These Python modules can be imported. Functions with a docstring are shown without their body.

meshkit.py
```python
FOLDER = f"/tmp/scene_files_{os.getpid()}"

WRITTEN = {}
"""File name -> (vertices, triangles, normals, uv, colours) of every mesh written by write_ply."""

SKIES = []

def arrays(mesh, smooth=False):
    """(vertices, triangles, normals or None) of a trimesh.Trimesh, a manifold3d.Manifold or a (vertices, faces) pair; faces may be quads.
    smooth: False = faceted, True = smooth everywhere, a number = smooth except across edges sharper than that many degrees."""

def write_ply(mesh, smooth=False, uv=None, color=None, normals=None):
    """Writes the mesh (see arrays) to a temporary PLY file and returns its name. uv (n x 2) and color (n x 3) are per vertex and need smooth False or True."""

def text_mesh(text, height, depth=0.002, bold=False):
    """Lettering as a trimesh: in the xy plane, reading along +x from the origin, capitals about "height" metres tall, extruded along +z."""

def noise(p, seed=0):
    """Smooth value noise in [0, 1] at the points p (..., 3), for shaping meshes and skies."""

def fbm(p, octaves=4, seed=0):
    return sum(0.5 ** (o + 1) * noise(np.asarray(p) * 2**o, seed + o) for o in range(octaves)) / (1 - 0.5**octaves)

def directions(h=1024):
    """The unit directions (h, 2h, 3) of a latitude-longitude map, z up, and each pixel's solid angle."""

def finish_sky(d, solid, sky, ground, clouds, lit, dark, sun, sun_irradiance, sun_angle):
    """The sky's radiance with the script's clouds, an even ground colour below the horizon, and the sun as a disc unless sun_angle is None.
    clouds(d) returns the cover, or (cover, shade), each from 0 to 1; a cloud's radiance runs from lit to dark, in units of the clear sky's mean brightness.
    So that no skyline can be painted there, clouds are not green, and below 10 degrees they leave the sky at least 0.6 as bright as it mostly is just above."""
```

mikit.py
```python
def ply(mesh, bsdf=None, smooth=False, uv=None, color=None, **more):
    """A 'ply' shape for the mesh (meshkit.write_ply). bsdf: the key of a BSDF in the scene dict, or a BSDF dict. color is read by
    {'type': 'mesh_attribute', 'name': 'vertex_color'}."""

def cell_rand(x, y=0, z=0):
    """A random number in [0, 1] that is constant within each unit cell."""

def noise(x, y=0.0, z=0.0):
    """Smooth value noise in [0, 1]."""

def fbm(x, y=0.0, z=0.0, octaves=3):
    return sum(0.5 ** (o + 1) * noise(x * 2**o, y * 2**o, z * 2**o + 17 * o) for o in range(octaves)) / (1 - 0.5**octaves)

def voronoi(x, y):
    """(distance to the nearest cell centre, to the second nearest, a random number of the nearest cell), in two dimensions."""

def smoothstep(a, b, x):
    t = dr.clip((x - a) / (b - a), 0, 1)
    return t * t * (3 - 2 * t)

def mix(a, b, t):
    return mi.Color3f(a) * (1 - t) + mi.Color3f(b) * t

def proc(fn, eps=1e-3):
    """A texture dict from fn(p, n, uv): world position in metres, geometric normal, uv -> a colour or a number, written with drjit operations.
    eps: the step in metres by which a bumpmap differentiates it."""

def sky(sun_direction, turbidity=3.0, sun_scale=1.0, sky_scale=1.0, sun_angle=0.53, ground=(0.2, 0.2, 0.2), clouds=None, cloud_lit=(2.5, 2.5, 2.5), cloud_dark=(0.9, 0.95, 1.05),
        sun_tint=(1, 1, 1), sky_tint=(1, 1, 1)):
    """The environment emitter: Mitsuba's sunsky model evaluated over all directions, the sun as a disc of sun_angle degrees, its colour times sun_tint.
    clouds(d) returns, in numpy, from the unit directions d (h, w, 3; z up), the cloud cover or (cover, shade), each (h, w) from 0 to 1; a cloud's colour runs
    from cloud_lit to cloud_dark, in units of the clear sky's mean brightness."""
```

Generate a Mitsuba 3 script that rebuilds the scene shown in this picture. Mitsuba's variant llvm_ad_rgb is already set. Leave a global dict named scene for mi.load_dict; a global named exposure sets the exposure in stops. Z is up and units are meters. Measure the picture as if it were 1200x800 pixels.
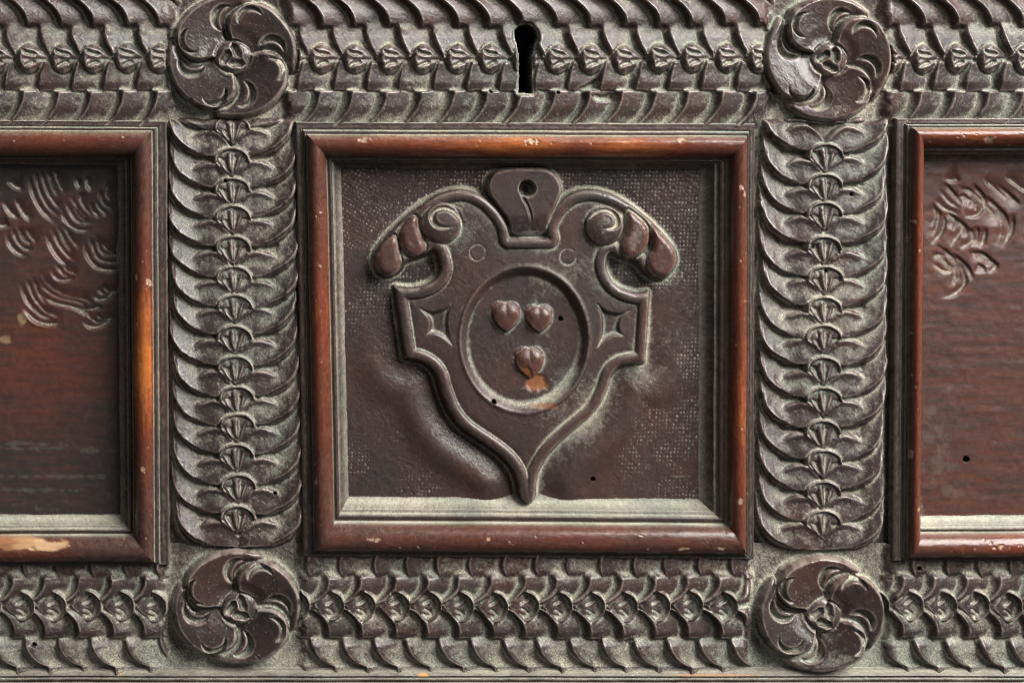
import math
import numpy as np
import mitsuba as mi
import mikit, meshkit
from scipy.ndimage import gaussian_filter, label, distance_transform_edt
from drjit import clip as dclip

T = mi.ScalarTransform4f
scene, labels = {}, {}

# ------------------------------------------------------------------ camera
S = 0.0005                       # metres per drawing unit (one unit = one pixel of the photograph at the chest front)
Z0 = 0.62                        # height of the picture centre above the floor
CAMX, CAMY, DIST = 300.0, 230.0, 2000.0      # eye, in drawing units
TILT = math.atan2(400 - CAMY, DIST)
FOC = math.hypot(DIST, 400 - CAMY)
EYE = np.array([(CAMX - 600) * S, -DIST * S, Z0 + (400 - CAMY) * S])
FWD = np.array([0, math.cos(TILT), -math.sin(TILT)])
UPV = np.array([0, math.sin(TILT), math.cos(TILT)])
scene['camera'] = {
    'type': 'perspective', 'fov_axis': 'x', 'fov': math.degrees(2 * math.atan(600 / FOC)),
    'principal_point_offset_x': (600 - CAMX) / 1200.0,
    'near_clip': 0.05, 'far_clip': 50.0,
    'to_world': T().look_at(origin=EYE.tolist(), target=(EYE + FWD).tolist(), up=[0, 0, 1])}
exposure = 0.0

# ------------------------------------------------------------------ light: a big window to the upper right, a weaker added fill lamp to the left, dim room
def lamp(key, pos, target, w, h, rgb, label):
    scene[key] = {'type': 'rectangle', 'to_world': T().look_at(origin=pos, target=target, up=[0, 0, 1]) @ T().scale([w / 2, h / 2, 1]),
                  'emitter': {'type': 'area', 'radiance': {'type': 'rgb', 'value': rgb}}}
    labels[key] = {'label': label, 'category': 'window'}

lamp('bright_window', [1.2, -1.0, 1.86], [0.0, 0.0, Z0], 1.25, 1.3, [27.5, 27.0, 26.0], 'tall bright window to the upper right of the chest, outside the picture')
lamp('pale_fill', [-1.1, -1.7, 2.0], [0.0, 0.0, Z0], 0.8, 0.8, [0.8, 0.9, 1.05], 'added pale fill light to the upper left of the chest, outside the picture')  # added fill light for a bluish sheen, not a known window
scene['room_light'] = {'type': 'constant', 'radiance': {'type': 'rgb', 'value': [0.125, 0.125, 0.125]}}

# ------------------------------------------------------------------ material: base colour per vertex, uv carries (dust, polish)
def rough_fn(p, n, uv):
    return dclip(0.46 + 0.45 * uv.x - 0.21 * uv.y + 0.14 * (mikit.noise(p.x * 900, p.y * 900, p.z * 900) - 0.5), 0.16, 0.95)

scene['old_wood'] = {'type': 'twosided', 'bsdf': {
    'type': 'principled', 'base_color': {'type': 'mesh_attribute', 'name': 'vertex_color'},
    'roughness': mikit.proc(rough_fn), 'specular': 0.36}}

# ------------------------------------------------------------------ helpers
def at(px, py, h=0.0):
    """The point of the plane h units in front of the chest front that the photograph shows at (px, py)."""
    px, py, h = np.broadcast_arrays(np.asarray(px, float), np.asarray(py, float), np.asarray(h, float))
    dx, dy = (px - CAMX) / FOC, (400 - py) / FOC
    d = dx[..., None] * np.array([1.0, 0, 0]) + dy[..., None] * UPV + FWD
    t = (-h * S - EYE[1]) / d[..., 1]
    return EYE + t[..., None] * d

def sstep(a, b, x):
    t = np.clip((x - a) / (b - a), 0, 1)
    return t * t * (3 - 2 * t)

def nz(x, y, s, seed, octaves=2):
    return meshkit.fbm(np.stack([np.asarray(x, float) / s, np.asarray(y, float) / s, np.zeros_like(x, float) + 0.37], -1), octaves, seed)

def chaikin(p, n=2, closed=True):
    p = np.asarray(p, float)
    for _ in range(n):
        if closed:
            q = np.roll(p, -1, 0)
            p = np.stack([0.75 * p + 0.25 * q, 0.25 * p + 0.75 * q], 1).reshape(-1, 2)
        else:
            q = np.stack([0.75 * p[:-1] + 0.25 * p[1:], 0.25 * p[:-1] + 0.75 * p[1:]], 1).reshape(-1, 2)
            p = np.vstack([p[:1], q, p[-1:]])
    return p

def polyline_dist(X, Y, p, closed):
    """(distance, arc position 0..1) to a polyline."""
    p = np.asarray(p, float)
    q = np.roll(p, -1, 0) if closed else p[1:]
    a = p if closed else p[:-1]
    seg = np.hypot(*(q - a).T)
    cum, tot = np.concatenate([[0], np.cumsum(seg)]), seg.sum()
    best, arc = np.full(X.shape, 1e9), np.zeros(X.shape)
    for i, (u, v) in enumerate(zip(a, q)):
        e = v - u
        t = np.clip(((X - u[0]) * e[0] + (Y - u[1]) * e[1]) / max(e @ e, 1e-9), 0, 1)
        d = np.hypot(X - u[0] - t * e[0], Y - u[1] - t * e[1])
        m = d < best
        best = np.where(m, d, best)
        arc = np.where(m, (cum[i] + t * seg[i]) / tot, arc)
    return best, arc

def signed(X, Y, p):
    """Distance to a closed polygon, positive inside."""
    d, _ = polyline_dist(X, Y, p, True)
    inside = np.zeros(X.shape, bool)
    q = np.roll(p, -1, 0)
    for (x0, y0), (x1, y1) in zip(p, q):
        c = (y0 > Y) != (y1 > Y)
        inside ^= c & (X < (x1 - x0) * (Y - y0) / (y1 - y0 + 1e-12) + x0)
    return np.where(inside, d, -d)

DUST = np.array([0.330, 0.308, 0.242])
DUST2 = np.array([0.240, 0.252, 0.203])      # greener grime
DARK = np.array([0.0270, 0.0202, 0.0187])
RED = np.array([0.105, 0.0235, 0.0105])
BARE = np.array([0.34, 0.125, 0.05])

used = {}
def key_for(base):
    n = used.get(base, 0)
    used[base] = n + 1
    return base if n == 0 else f'{base}_{n:03d}'

class Field:
    """A carved surface: height over a grid, and for every cell the carved piece that it belongs to."""
    def __init__(self, x0, y0, x1, y1, step=1.0, base=0.0, name=None, specks=0.30):
        self.specks = specks
        self.nx, self.ny = int(round((x1 - x0) / step)) + 1, int(round((y1 - y0) / step)) + 1
        self.step = step
        self.X, self.Y = np.meshgrid(np.linspace(x0, x1, self.nx), np.linspace(y0, y1, self.ny))
        self.H = np.full(self.X.shape, float(base))
        self.own = np.zeros(self.X.shape, np.int32)
        self.names = [name]
        self.red = np.zeros(self.X.shape)
        self.dust = np.zeros(self.X.shape)
        self.paint = []                # (mask, colour) for bare wood and old stains
        self.hole = np.zeros(self.X.shape)
        self.polish = np.zeros(self.X.shape)

    def piece(self, name):
        self.names.append(name)
        return len(self.names) - 1

    def win(self, xa, ya, xb, yb):
        x0, y0, s = self.X[0, 0], self.Y[0, 0], self.step
        i0, i1 = max(0, int((ya - y0) / s)), min(self.ny, int((yb - y0) / s) + 2)
        j0, j1 = max(0, int((xa - x0) / s)), min(self.nx, int((xb - x0) / s) + 2)
        if i1 <= i0 or j1 <= j0:
            return None
        return slice(i0, i1), slice(j0, j1)

    def put(self, w, mask, h, idx, mode='set'):
        """Set (or take the higher of) the height in the window where mask holds."""
        H, O = self.H[w], self.own[w]
        if mode == 'max':
            mask = mask & (h > H)
        H[mask] = h[mask]
        O[mask] = idx[mask] if isinstance(idx, np.ndarray) else idx

    def crescent(self, cx, cy, ang, R, wdt, depth):
        w = self.win(cx - R - 2, cy - R - 2, cx + R + 2, cy + R + 2)
        if w is None:
            return
        X, Y = self.X[w], self.Y[w]
        a = math.radians(ang)
        d1 = R - np.hypot(X - cx, Y - cy)
        d2 = np.hypot(X - cx + wdt * math.cos(a), Y - cy - wdt * math.sin(a)) - R * 0.97
        m = np.minimum(d1 * 1.6, d2)
        self.H[w] -= depth * sstep(0, wdt * 0.45, m)
        self.dust[w] += 0.9 * sstep(0, wdt * 0.5, m)

    def gouge(self, pts, hw, depth, lip=0.0, taper=True):
        p = chaikin(pts, 2, False)
        lo, hi = p.min(0) - hw * 2 - 2, p.max(0) + hw * 2 + 2
        w = self.win(lo[0], lo[1], hi[0], hi[1])
        if w is None:
            return
        d, t = polyline_dist(self.X[w], self.Y[w], p, False)
        tp = np.clip(np.sin(np.pi * np.clip(t, 0.0, 1)) * 1.5, 0.12, 1) if taper else 1.0
        self.H[w] -= depth * tp * np.clip(1 - (d / (hw * tp)) ** 2, 0, 1)
        if lip:
            self.H[w] += lip * tp * np.exp(-((d - hw * 1.25) / (0.45 * hw)) ** 2)

    def scoop(self, pts, wdt, depth):
        """A shallow cut: a crisp curved edge, and a floor that rises away from it on the hollow side."""
        p = chaikin(pts, 2, False)
        lo, hi = p.min(0) - wdt - 3, p.max(0) + wdt + 3
        w = self.win(lo[0], lo[1], hi[0], hi[1])
        if w is None:
            return
        X, Y = self.X[w], self.Y[w]
        d, t = polyline_dist(X, Y, p, False)
        i = np.clip((t * (len(p) - 1)).astype(int), 0, len(p) - 2)
        cx, cy = p[0] * 0.5 + p[-1] * 0.5
        mid = p[len(p) // 2]
        a = p[i]
        e = p[np.minimum(i + 1, len(p) - 1)] - a
        sg = np.sign((p[-1] - p[0])[0] * (mid - p[0])[1] - (p[-1] - p[0])[1] * (mid - p[0])[0]) or 1.0
        side = -sg * (e[..., 0] * (Y - a[..., 1]) - e[..., 1] * (X - a[..., 0])) / (np.hypot(e[..., 0], e[..., 1]) + 1e-9)
        side = np.sign(side) * d
        tp = np.clip(np.sin(np.pi * np.clip(t, 0, 1)) * 1.4, 0, 1)
        dep = depth * tp * sstep(-2.2, 1.8, side) * np.exp(-(np.clip(side, 0, None) / (wdt * 0.5)) ** 1.4)
        dep = dep - 0.8 * tp * np.exp(-((side + 2.4) / 1.6) ** 2)
        self.cut[w] = np.where(dep > self.cut[w], dep, np.where(dep < 0, np.minimum(self.cut[w], np.where(self.cut[w] <= 0.05, dep, self.cut[w])), self.cut[w]))
        self.dust[w] += self.cut_dust * tp * sstep(-1.5, 1.0, side) * np.exp(-np.clip(side, 0, None) / 4.0) * (d < wdt)

    def worm(self, x, y, r=2.2):
        w = self.win(x - 6, y - 6, x + 6, y + 6)
        if w is None:
            return
        d = np.hypot(self.X[w] - x, self.Y[w] - y)
        self.hole[w] = np.maximum(self.hole[w], sstep(r + 0.5, r - 0.5, d))

    def stain(self, x, y, rx, ry, col, depth=0.0, seed=1, ragged=0.6, alpha=1.0):
        w = self.win(x - 2 * rx - 3, y - 2 * ry - 3, x + 2 * rx + 3, y + 2 * ry + 3)
        if w is None:
            return
        X, Y = self.X[w], self.Y[w]
        d = np.hypot((X - x) / rx, (Y - y) / ry) + ragged * (nz(X, Y, 7, seed, 3) - 0.5) * 2
        m = sstep(1.0, 0.5 if alpha == 1 else 0.2, d)
        self.H[w] -= depth * m
        full = np.zeros(self.X.shape)
        full[w] = m * alpha
        self.paint.append((full, np.asarray(col, float)))

    def finish(self, soft=0.7, grain=0.25, seed=3, dust_gain=1.0, dust_bias=0.0, relief=1.0, mottle=1.0, abrasion=0.75, wob=1.1):
        s = self.step
        self.H = self.H * relief
        self.H = gaussian_filter(self.H, soft / s)
        H, X, Y = self.H, self.X, self.Y
        H += wob * (nz(X, Y, 14, seed, 2) - 0.5) + grain * 1.3 * (nz(X, Y, 3.2, seed + 5, 2) - 0.5) + grain * 0.7 * (np.random.default_rng(seed).random(H.shape) - 0.5)
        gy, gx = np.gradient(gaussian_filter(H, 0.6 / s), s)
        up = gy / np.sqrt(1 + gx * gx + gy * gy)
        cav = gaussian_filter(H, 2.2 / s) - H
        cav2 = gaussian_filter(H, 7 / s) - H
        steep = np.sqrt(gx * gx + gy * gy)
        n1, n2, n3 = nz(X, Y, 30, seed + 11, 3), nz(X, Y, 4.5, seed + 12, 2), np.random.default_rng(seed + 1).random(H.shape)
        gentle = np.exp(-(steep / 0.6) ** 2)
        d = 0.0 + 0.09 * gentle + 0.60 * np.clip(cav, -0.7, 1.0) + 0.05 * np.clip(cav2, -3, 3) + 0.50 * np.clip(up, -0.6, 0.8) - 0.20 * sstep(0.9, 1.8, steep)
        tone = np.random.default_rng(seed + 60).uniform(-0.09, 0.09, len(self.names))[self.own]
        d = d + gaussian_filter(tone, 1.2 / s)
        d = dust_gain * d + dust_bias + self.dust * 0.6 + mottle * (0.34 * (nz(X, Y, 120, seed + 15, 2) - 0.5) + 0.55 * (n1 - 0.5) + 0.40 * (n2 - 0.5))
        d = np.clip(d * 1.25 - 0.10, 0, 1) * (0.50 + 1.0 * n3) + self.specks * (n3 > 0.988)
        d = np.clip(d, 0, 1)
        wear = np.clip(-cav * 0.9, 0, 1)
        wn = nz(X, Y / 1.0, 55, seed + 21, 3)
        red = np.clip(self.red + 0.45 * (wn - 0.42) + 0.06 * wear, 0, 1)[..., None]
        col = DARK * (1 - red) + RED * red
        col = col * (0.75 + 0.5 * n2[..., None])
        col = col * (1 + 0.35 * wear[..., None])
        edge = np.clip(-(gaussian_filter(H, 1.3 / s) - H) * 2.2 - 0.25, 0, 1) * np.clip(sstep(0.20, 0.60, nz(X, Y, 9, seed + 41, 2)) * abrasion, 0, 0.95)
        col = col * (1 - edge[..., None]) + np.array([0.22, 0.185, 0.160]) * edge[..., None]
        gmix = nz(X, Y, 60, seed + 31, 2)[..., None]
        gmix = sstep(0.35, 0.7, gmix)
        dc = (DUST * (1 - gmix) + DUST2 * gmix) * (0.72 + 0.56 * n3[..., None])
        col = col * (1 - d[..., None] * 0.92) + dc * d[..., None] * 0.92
        for m, c in self.paint:
            col = col * (1 - m[..., None]) + m[..., None] * c * (0.65 + 0.7 * n2[..., None]) * (0.8 + 0.4 * n3[..., None])
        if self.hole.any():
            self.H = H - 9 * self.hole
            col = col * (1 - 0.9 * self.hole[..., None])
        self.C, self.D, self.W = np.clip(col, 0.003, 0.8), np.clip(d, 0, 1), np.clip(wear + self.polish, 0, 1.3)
        return self

    def emit(self, keep=None, smooth_n=True):
        P = at(self.X, self.Y)
        P[..., 1] -= self.H * S
        gi = np.gradient(P, axis=0)
        gj = np.gradient(P, axis=1)
        N = np.cross(gi, gj)
        N /= np.linalg.norm(N, axis=-1, keepdims=True)
        if N[..., 1].mean() > 0:
            N = -N
        core = self.own[:-1, :-1]
        lab, nl = label(core == 0)
        if nl > 1 and self.names[0]:
            sizes = np.bincount(lab.ravel())[1:]
            tiny = np.zeros(core.shape, bool)
            for q in np.argsort(-sizes)[1:]:
                if sizes[q] > 40:
                    core[lab == q + 1] = self.piece(self.names[0] + '__ground')
                else:
                    tiny |= lab == q + 1
            if tiny.any():
                near = distance_transform_edt(tiny, return_distances=False, return_indices=True)
                core[:] = core[near[0], near[1]]
        o = self.own[:-1, :-1]
        ok = np.ones(o.shape, bool) if keep is None else keep[:-1, :-1]
        idx = np.arange(self.nx * self.ny).reshape(self.ny, self.nx)
        a, b, c, d = idx[:-1, :-1], idx[:-1, 1:], idx[1:, 1:], idx[1:, :-1]
        Pf, Nf, Cf = P.reshape(-1, 3), N.reshape(-1, 3), self.C.reshape(-1, 3)
        UV = np.stack([self.D.ravel(), self.W.ravel()], 1)
        order = np.argsort(o.ravel(), kind='stable')
        so = o.ravel()[order]
        for k in np.unique(so):
            if self.names[k] is None:
                continue
            cells = order[np.searchsorted(so, k):np.searchsorted(so, k, 'right')]
            cells = cells[ok.ravel()[cells]]
            if len(cells) < 12 and k:
                continue
            A, B, C, D_ = a.ravel()[cells], b.ravel()[cells], c.ravel()[cells], d.ravel()[cells]
            F = np.vstack([np.stack([A, D_, C], 1), np.stack([A, C, B], 1)])
            u, inv = np.unique(F, return_inverse=True)
            F = inv.reshape(-1, 3)
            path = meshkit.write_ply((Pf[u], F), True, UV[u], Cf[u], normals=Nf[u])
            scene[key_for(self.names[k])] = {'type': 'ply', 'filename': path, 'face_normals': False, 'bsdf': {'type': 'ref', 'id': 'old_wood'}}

CH = 'carved_chest'
labels[CH] = {'label': 'old dark carved wooden chest with leaf borders, rosettes and a shield of three hearts', 'category': 'chest'}
rng = np.random.default_rng(7)

# ------------------------------------------------------------------ running rows of overlapping leaves along the rails
def saw(f, fall=0.66, rise=0.70, p=1.1):
    """Peak at f = 0, a gentle fall, a low flat, a steep climb to the next peak at f = 1."""
    return np.maximum(np.clip(1 - f / fall, 0, 1) ** p, np.clip((f - rise) / (1 - rise), 0, 1) ** 1.25)

def row(F, segs, off, y_top, y_bot, base, amp, name, sawargs=(0.66, 0.70, 1.1), tilt=None, seed=1, mode='set', jit=1.6, tap=None):
    """One row of leaves. segs: (x from, x to, first crest, period). off(y): how the crest line bends."""
    r = np.random.default_rng(seed)
    X, Y = F.X, F.Y
    for xa, xb, first, per in segs:
        n0 = int(math.floor((xa - first) / per)) - 2
        n1 = int(math.ceil((xb - first) / per)) + 2
        ks = np.arange(n0, n1 + 1)
        b = first + ks * per + r.uniform(-jit, jit, len(ks))
        am = amp * r.uniform(0.85, 1.15, len(ks))
        dy = r.uniform(-1.0, 1.0, len(ks))
        ph = r.uniform(-0.06, 0.06, len(ks))
        w = F.win(xa, y_top - 8, xb, y_bot + 8)
        if w is None:
            continue
        Xw, Yw = X[w], Y[w]
        u = Xw - off(Yw) + 1.4 * (nz(Xw, Yw, 11, seed + 3) - 0.5)
        i = np.clip(np.searchsorted(b, u) - 1, 0, len(ks) - 2)
        f = (u - b[i]) / (b[i + 1] - b[i])
        s = saw(f, sawargs[0] + ph[i], sawargs[1] + ph[i], sawargs[2])
        hh = base + s * (am[i] * (1 - f) + am[i + 1] * f)
        if tap is not None:
            hh = base + (hh - base) * tap(Yw)
        if tilt is not None:
            hh = hh + tilt(f, Yw)
        yt, yb = y_top + dy[i] + 2 * (nz(Xw, Yw, 9, seed + 8) - 0.5), y_bot + dy[i] + 2 * (nz(Xw, Yw, 9, seed + 9) - 0.5)
        yt = yt - 4
        mask = (Yw > yt) & (Yw < yb) & (Xw >= xa) & (Xw < xb)
        uniq = np.unique(i[mask])
        lut = np.zeros(len(ks), np.int32)
        for q in uniq:
            lut[q] = F.piece(name)
        wt = sstep(0, 9.0, np.minimum(Yw - yt, yb - Yw + 7.0)) * sstep(0, 17, Xw - xa + 9 * (nz(Xw, Yw, 13, seed + 44) - 0.5)) * sstep(0, 17, xb - Xw + 9 * (nz(Xw, Yw, 13, seed + 45) - 0.5))
        F.put(w, mask, F.H[w] * (1 - wt) + hh * wt, lut[i], mode)
        if hasattr(F, 'rim'):
            F.rim[w] = np.where(mask, f, F.rim[w])

def fans_top(F, segs, name, seed):
    """Little shells of the upper rail: round side to the left, tail to the right."""
    r = np.random.default_rng(seed)
    for xa, xb, first, per in segs:
        k = int(math.ceil((xa - 30 - first) / per))
        while first + k * per + 24 < xb:
            x, y = first + k * per + 22 + r.uniform(-1.5, 1.5), 69.5 + r.uniform(-1.3, 1.3)
            g = r.uniform(0.85, 1.15)
            k += 1
            w = F.win(x - 5, y - 24, x + 46, y + 24)
            if w is None or x < xa - 12:
                continue
            X, Y = F.X[w], F.Y[w]
            u, v = X - x + 1.2 * (nz(X, Y, 6, seed) - 0.5), Y - y + 1.2 * (nz(X, Y, 6, seed + 1) - 0.5)
            R = 18.0
            half = np.where(u < R, np.sqrt(np.clip(R * R - (R - u) ** 2, 0, None)), R - (u - R) * 0.62)
            m = (u > 0) & (u < 41) & (np.abs(v) < half)
            e = np.minimum(half - np.abs(v), np.where(u < R, R - np.hypot(R - u, v), 99))
            h = 3.0 + 11.5 * g * np.clip(1 - np.clip(u - 7, 0, 99) / 44, 0, 1) * (0.30 + 0.70 * np.sqrt(np.clip(e / 7.0, 0, 1)))
            h -= 1.2 * np.exp(-((v - 1.5) / 2.2) ** 2) * sstep(6, 14, u)
            F.put(w, m & ((h > F.H[w]) | (u < 26)), h, F.piece(name), 'set')
            q = r.uniform(-1.5, 1.5, 4)
            F.gouge([(x + 7 + q[0], y - 11), (x + 11, y - 7 + q[1]), (x + 17, y - 5.5), (x + 26, y - 5)], 2.7, 3.6 * g, 0.5)
            F.gouge([(x + 9 + q[2], y + 11), (x + 13, y + 6.5 + q[3]), (x + 19, y + 4.5), (x + 25, y + 4.5)], 2.5, 3.0 * g, 0.4)

def fans_bottom(F, segs, name, seed):
    """Little shells of the lower rail: dished, rim to the right, point to the left."""
    r = np.random.default_rng(seed)
    for xa, xb, first, per in segs:
        k = int(math.ceil((xa - 10 - first) / per))
        while first + k * per - 6 < xb:
            x, y = first + k * per + r.uniform(-1.3, 1.3), 707.5 + r.uniform(-1.2, 1.2)
            k += 1
            w = F.win(x - 40, y - 26, x + 6, y + 26)
            if w is None or x - 14 < xa - 6:
                continue
            X, Y = F.X[w], F.Y[w]
            u, v = x - X + 1.0 * (nz(X, Y, 6, seed) - 0.5), Y - y + 1.0 * (nz(X, Y, 6, seed + 1) - 0.5)
            R = 18.0
            half = np.where(u < R, np.sqrt(np.clip(R * R - (R - u) ** 2, 0, None)), R - (u - R) * 0.95)
            m = (u > 0) & (u < 36) & (np.abs(v) < half)
            e = np.minimum(half - np.abs(v), np.where(u < R, R - np.hypot(R - u, v), 99))
            rim = np.exp(-((e - 1.0) / 1.9) ** 2)
            a = np.arctan2(v, 36 - u)
            rr = np.hypot(v, 36 - u)
            h = 10.0 - 6.0 * sstep(8, 28, rr) + 7.5 * rim * sstep(26, 12, u) + 0.5 * rim
            F.put(w, m, h, F.piece(name), 'set')
            q = r.uniform(-1.2, 1.2, 4)
            F.gouge([(x - 25, y - 2), (x - 18, y - 4 + q[0]), (x - 13, y - 7), (x - 9 + q[1], y - 12)], 2.2, 2.4, 0.2)
            F.gouge([(x - 24, y + 3), (x - 18, y + 5 + q[2]), (x - 13, y + 9), (x - 11 + q[3], y + 13)], 2.0, 2.2, 0.2)

def rosette(F, cx, cy, rx, ry, th0, name, seed, top=12.5):
    w = F.win(cx - rx - 8, cy - ry - 8, cx + rx + 8, cy + ry + 8)
    if w is None:
        return
    X, Y = F.X[w], F.Y[w]
    ex, ey = (X - cx) / rx * 72, -(Y - cy) / ry * 72
    r, th = np.hypot(ex, ey), np.degrees(np.arctan2(ey, ex))
    r = r + 1.6 * (nz(X, Y, 24, seed) - 0.5) * 2
    bend = np.clip((r - 24) / 46, 0, 1.15)
    sep = th0 - 33 * bend ** 1.5 + 9 * np.sin(np.pi * np.clip(bend, 0, 1))
    q = np.mod(sep - th, 360.0) / 90.0           # clockwise from the first parting
    k = np.floor(q).astype(int) % 4
    f = q - np.floor(q)
    rim = 72 + 3.0 * np.sin(np.pi * f) - 5.0 * sstep(0.84, 1.0, f)
    e = rim - r
    body = top * np.sqrt(np.clip(1 - (1 - np.clip(e / 6.5, 0, 1)) ** 2, 0, 1))
    head = sstep(0, 0.07, f) * (1 - f) ** 0.8     # the rounded head of each petal stands over the tail of the one before
    h = 0.5 + body * 0.55 + 9.0 * np.maximum(head, 0) * sstep(0, 6, e) - 3.5 * np.exp(-((1 - f) / 0.09) ** 2) * sstep(3, 9, e) - 3.0 * sstep(40, 24, r) + 1.5 * np.exp(-((r - 54) / 13) ** 2) * (1 - f)
    m = e > 0
    ids = np.array([F.piece(name + '__petal') for _ in range(4)], np.int32)
    F.put(w, m, h, ids[k])
    F.dust[w] -= 0.50 * m
    F.polish[w] += 0.5 * m
    rj = np.random.default_rng(seed + 3)
    for j in range(4):
        a0 = th0 + 90 * j + rj.uniform(-3, 3)
        for da, rr, R, wd, dp, tw in ((-38, 49, 15, 7.5, 7.5, 52), (5.0, 46, 16, 9.0, 7.5, 62)):
            a = math.radians(a0 + da - (10 if tw == 62 else 0) + 8 + rj.uniform(-4, 4))
            F.crescent(cx + rr * math.cos(a) * rx / 72, cy - rr * math.sin(a) * ry / 72, a0 + da + tw, R, wd, dp)
    # hub
    hx, hy = cx + 1, cy + 1
    w = F.win(hx - 26, hy - 26, hx + 26, hy + 26)
    X, Y = F.X[w], F.Y[w]
    d = np.hypot(X - hx, (Y - hy) * 1.06)
    m = d < 21.5
    h = 5.0 + 8.0 * np.sqrt(np.clip(1 - (d / 22) ** 2, 0, 1)) ** 0.8
    F.put(w, m, h, F.piece(name + '__hub'))
    for j in range(3):
        a = math.radians(th0 - 40 + 120 * j)
        px, py = hx + 9 * math.cos(a), hy - 9 * math.sin(a)
        t = a + math.radians(62)
        F.gouge([(px - 11 * math.cos(t), py + 11 * math.sin(t)), (px - 2 * math.cos(a), py + 2 * math.sin(a)), (px + 11 * math.cos(t), py - 11 * math.sin(t))], 5.2, 7.0)

TOPSEG = [(-520, 212, 189 - 38.5 * 4, 38.5), (328, 908, 496.0, 39.2), (1026, 1740, 1079.0, 39.3)]
def shift(segs, d):
    return [(a, b, f + d, p) for a, b, f, p in segs]

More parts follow.
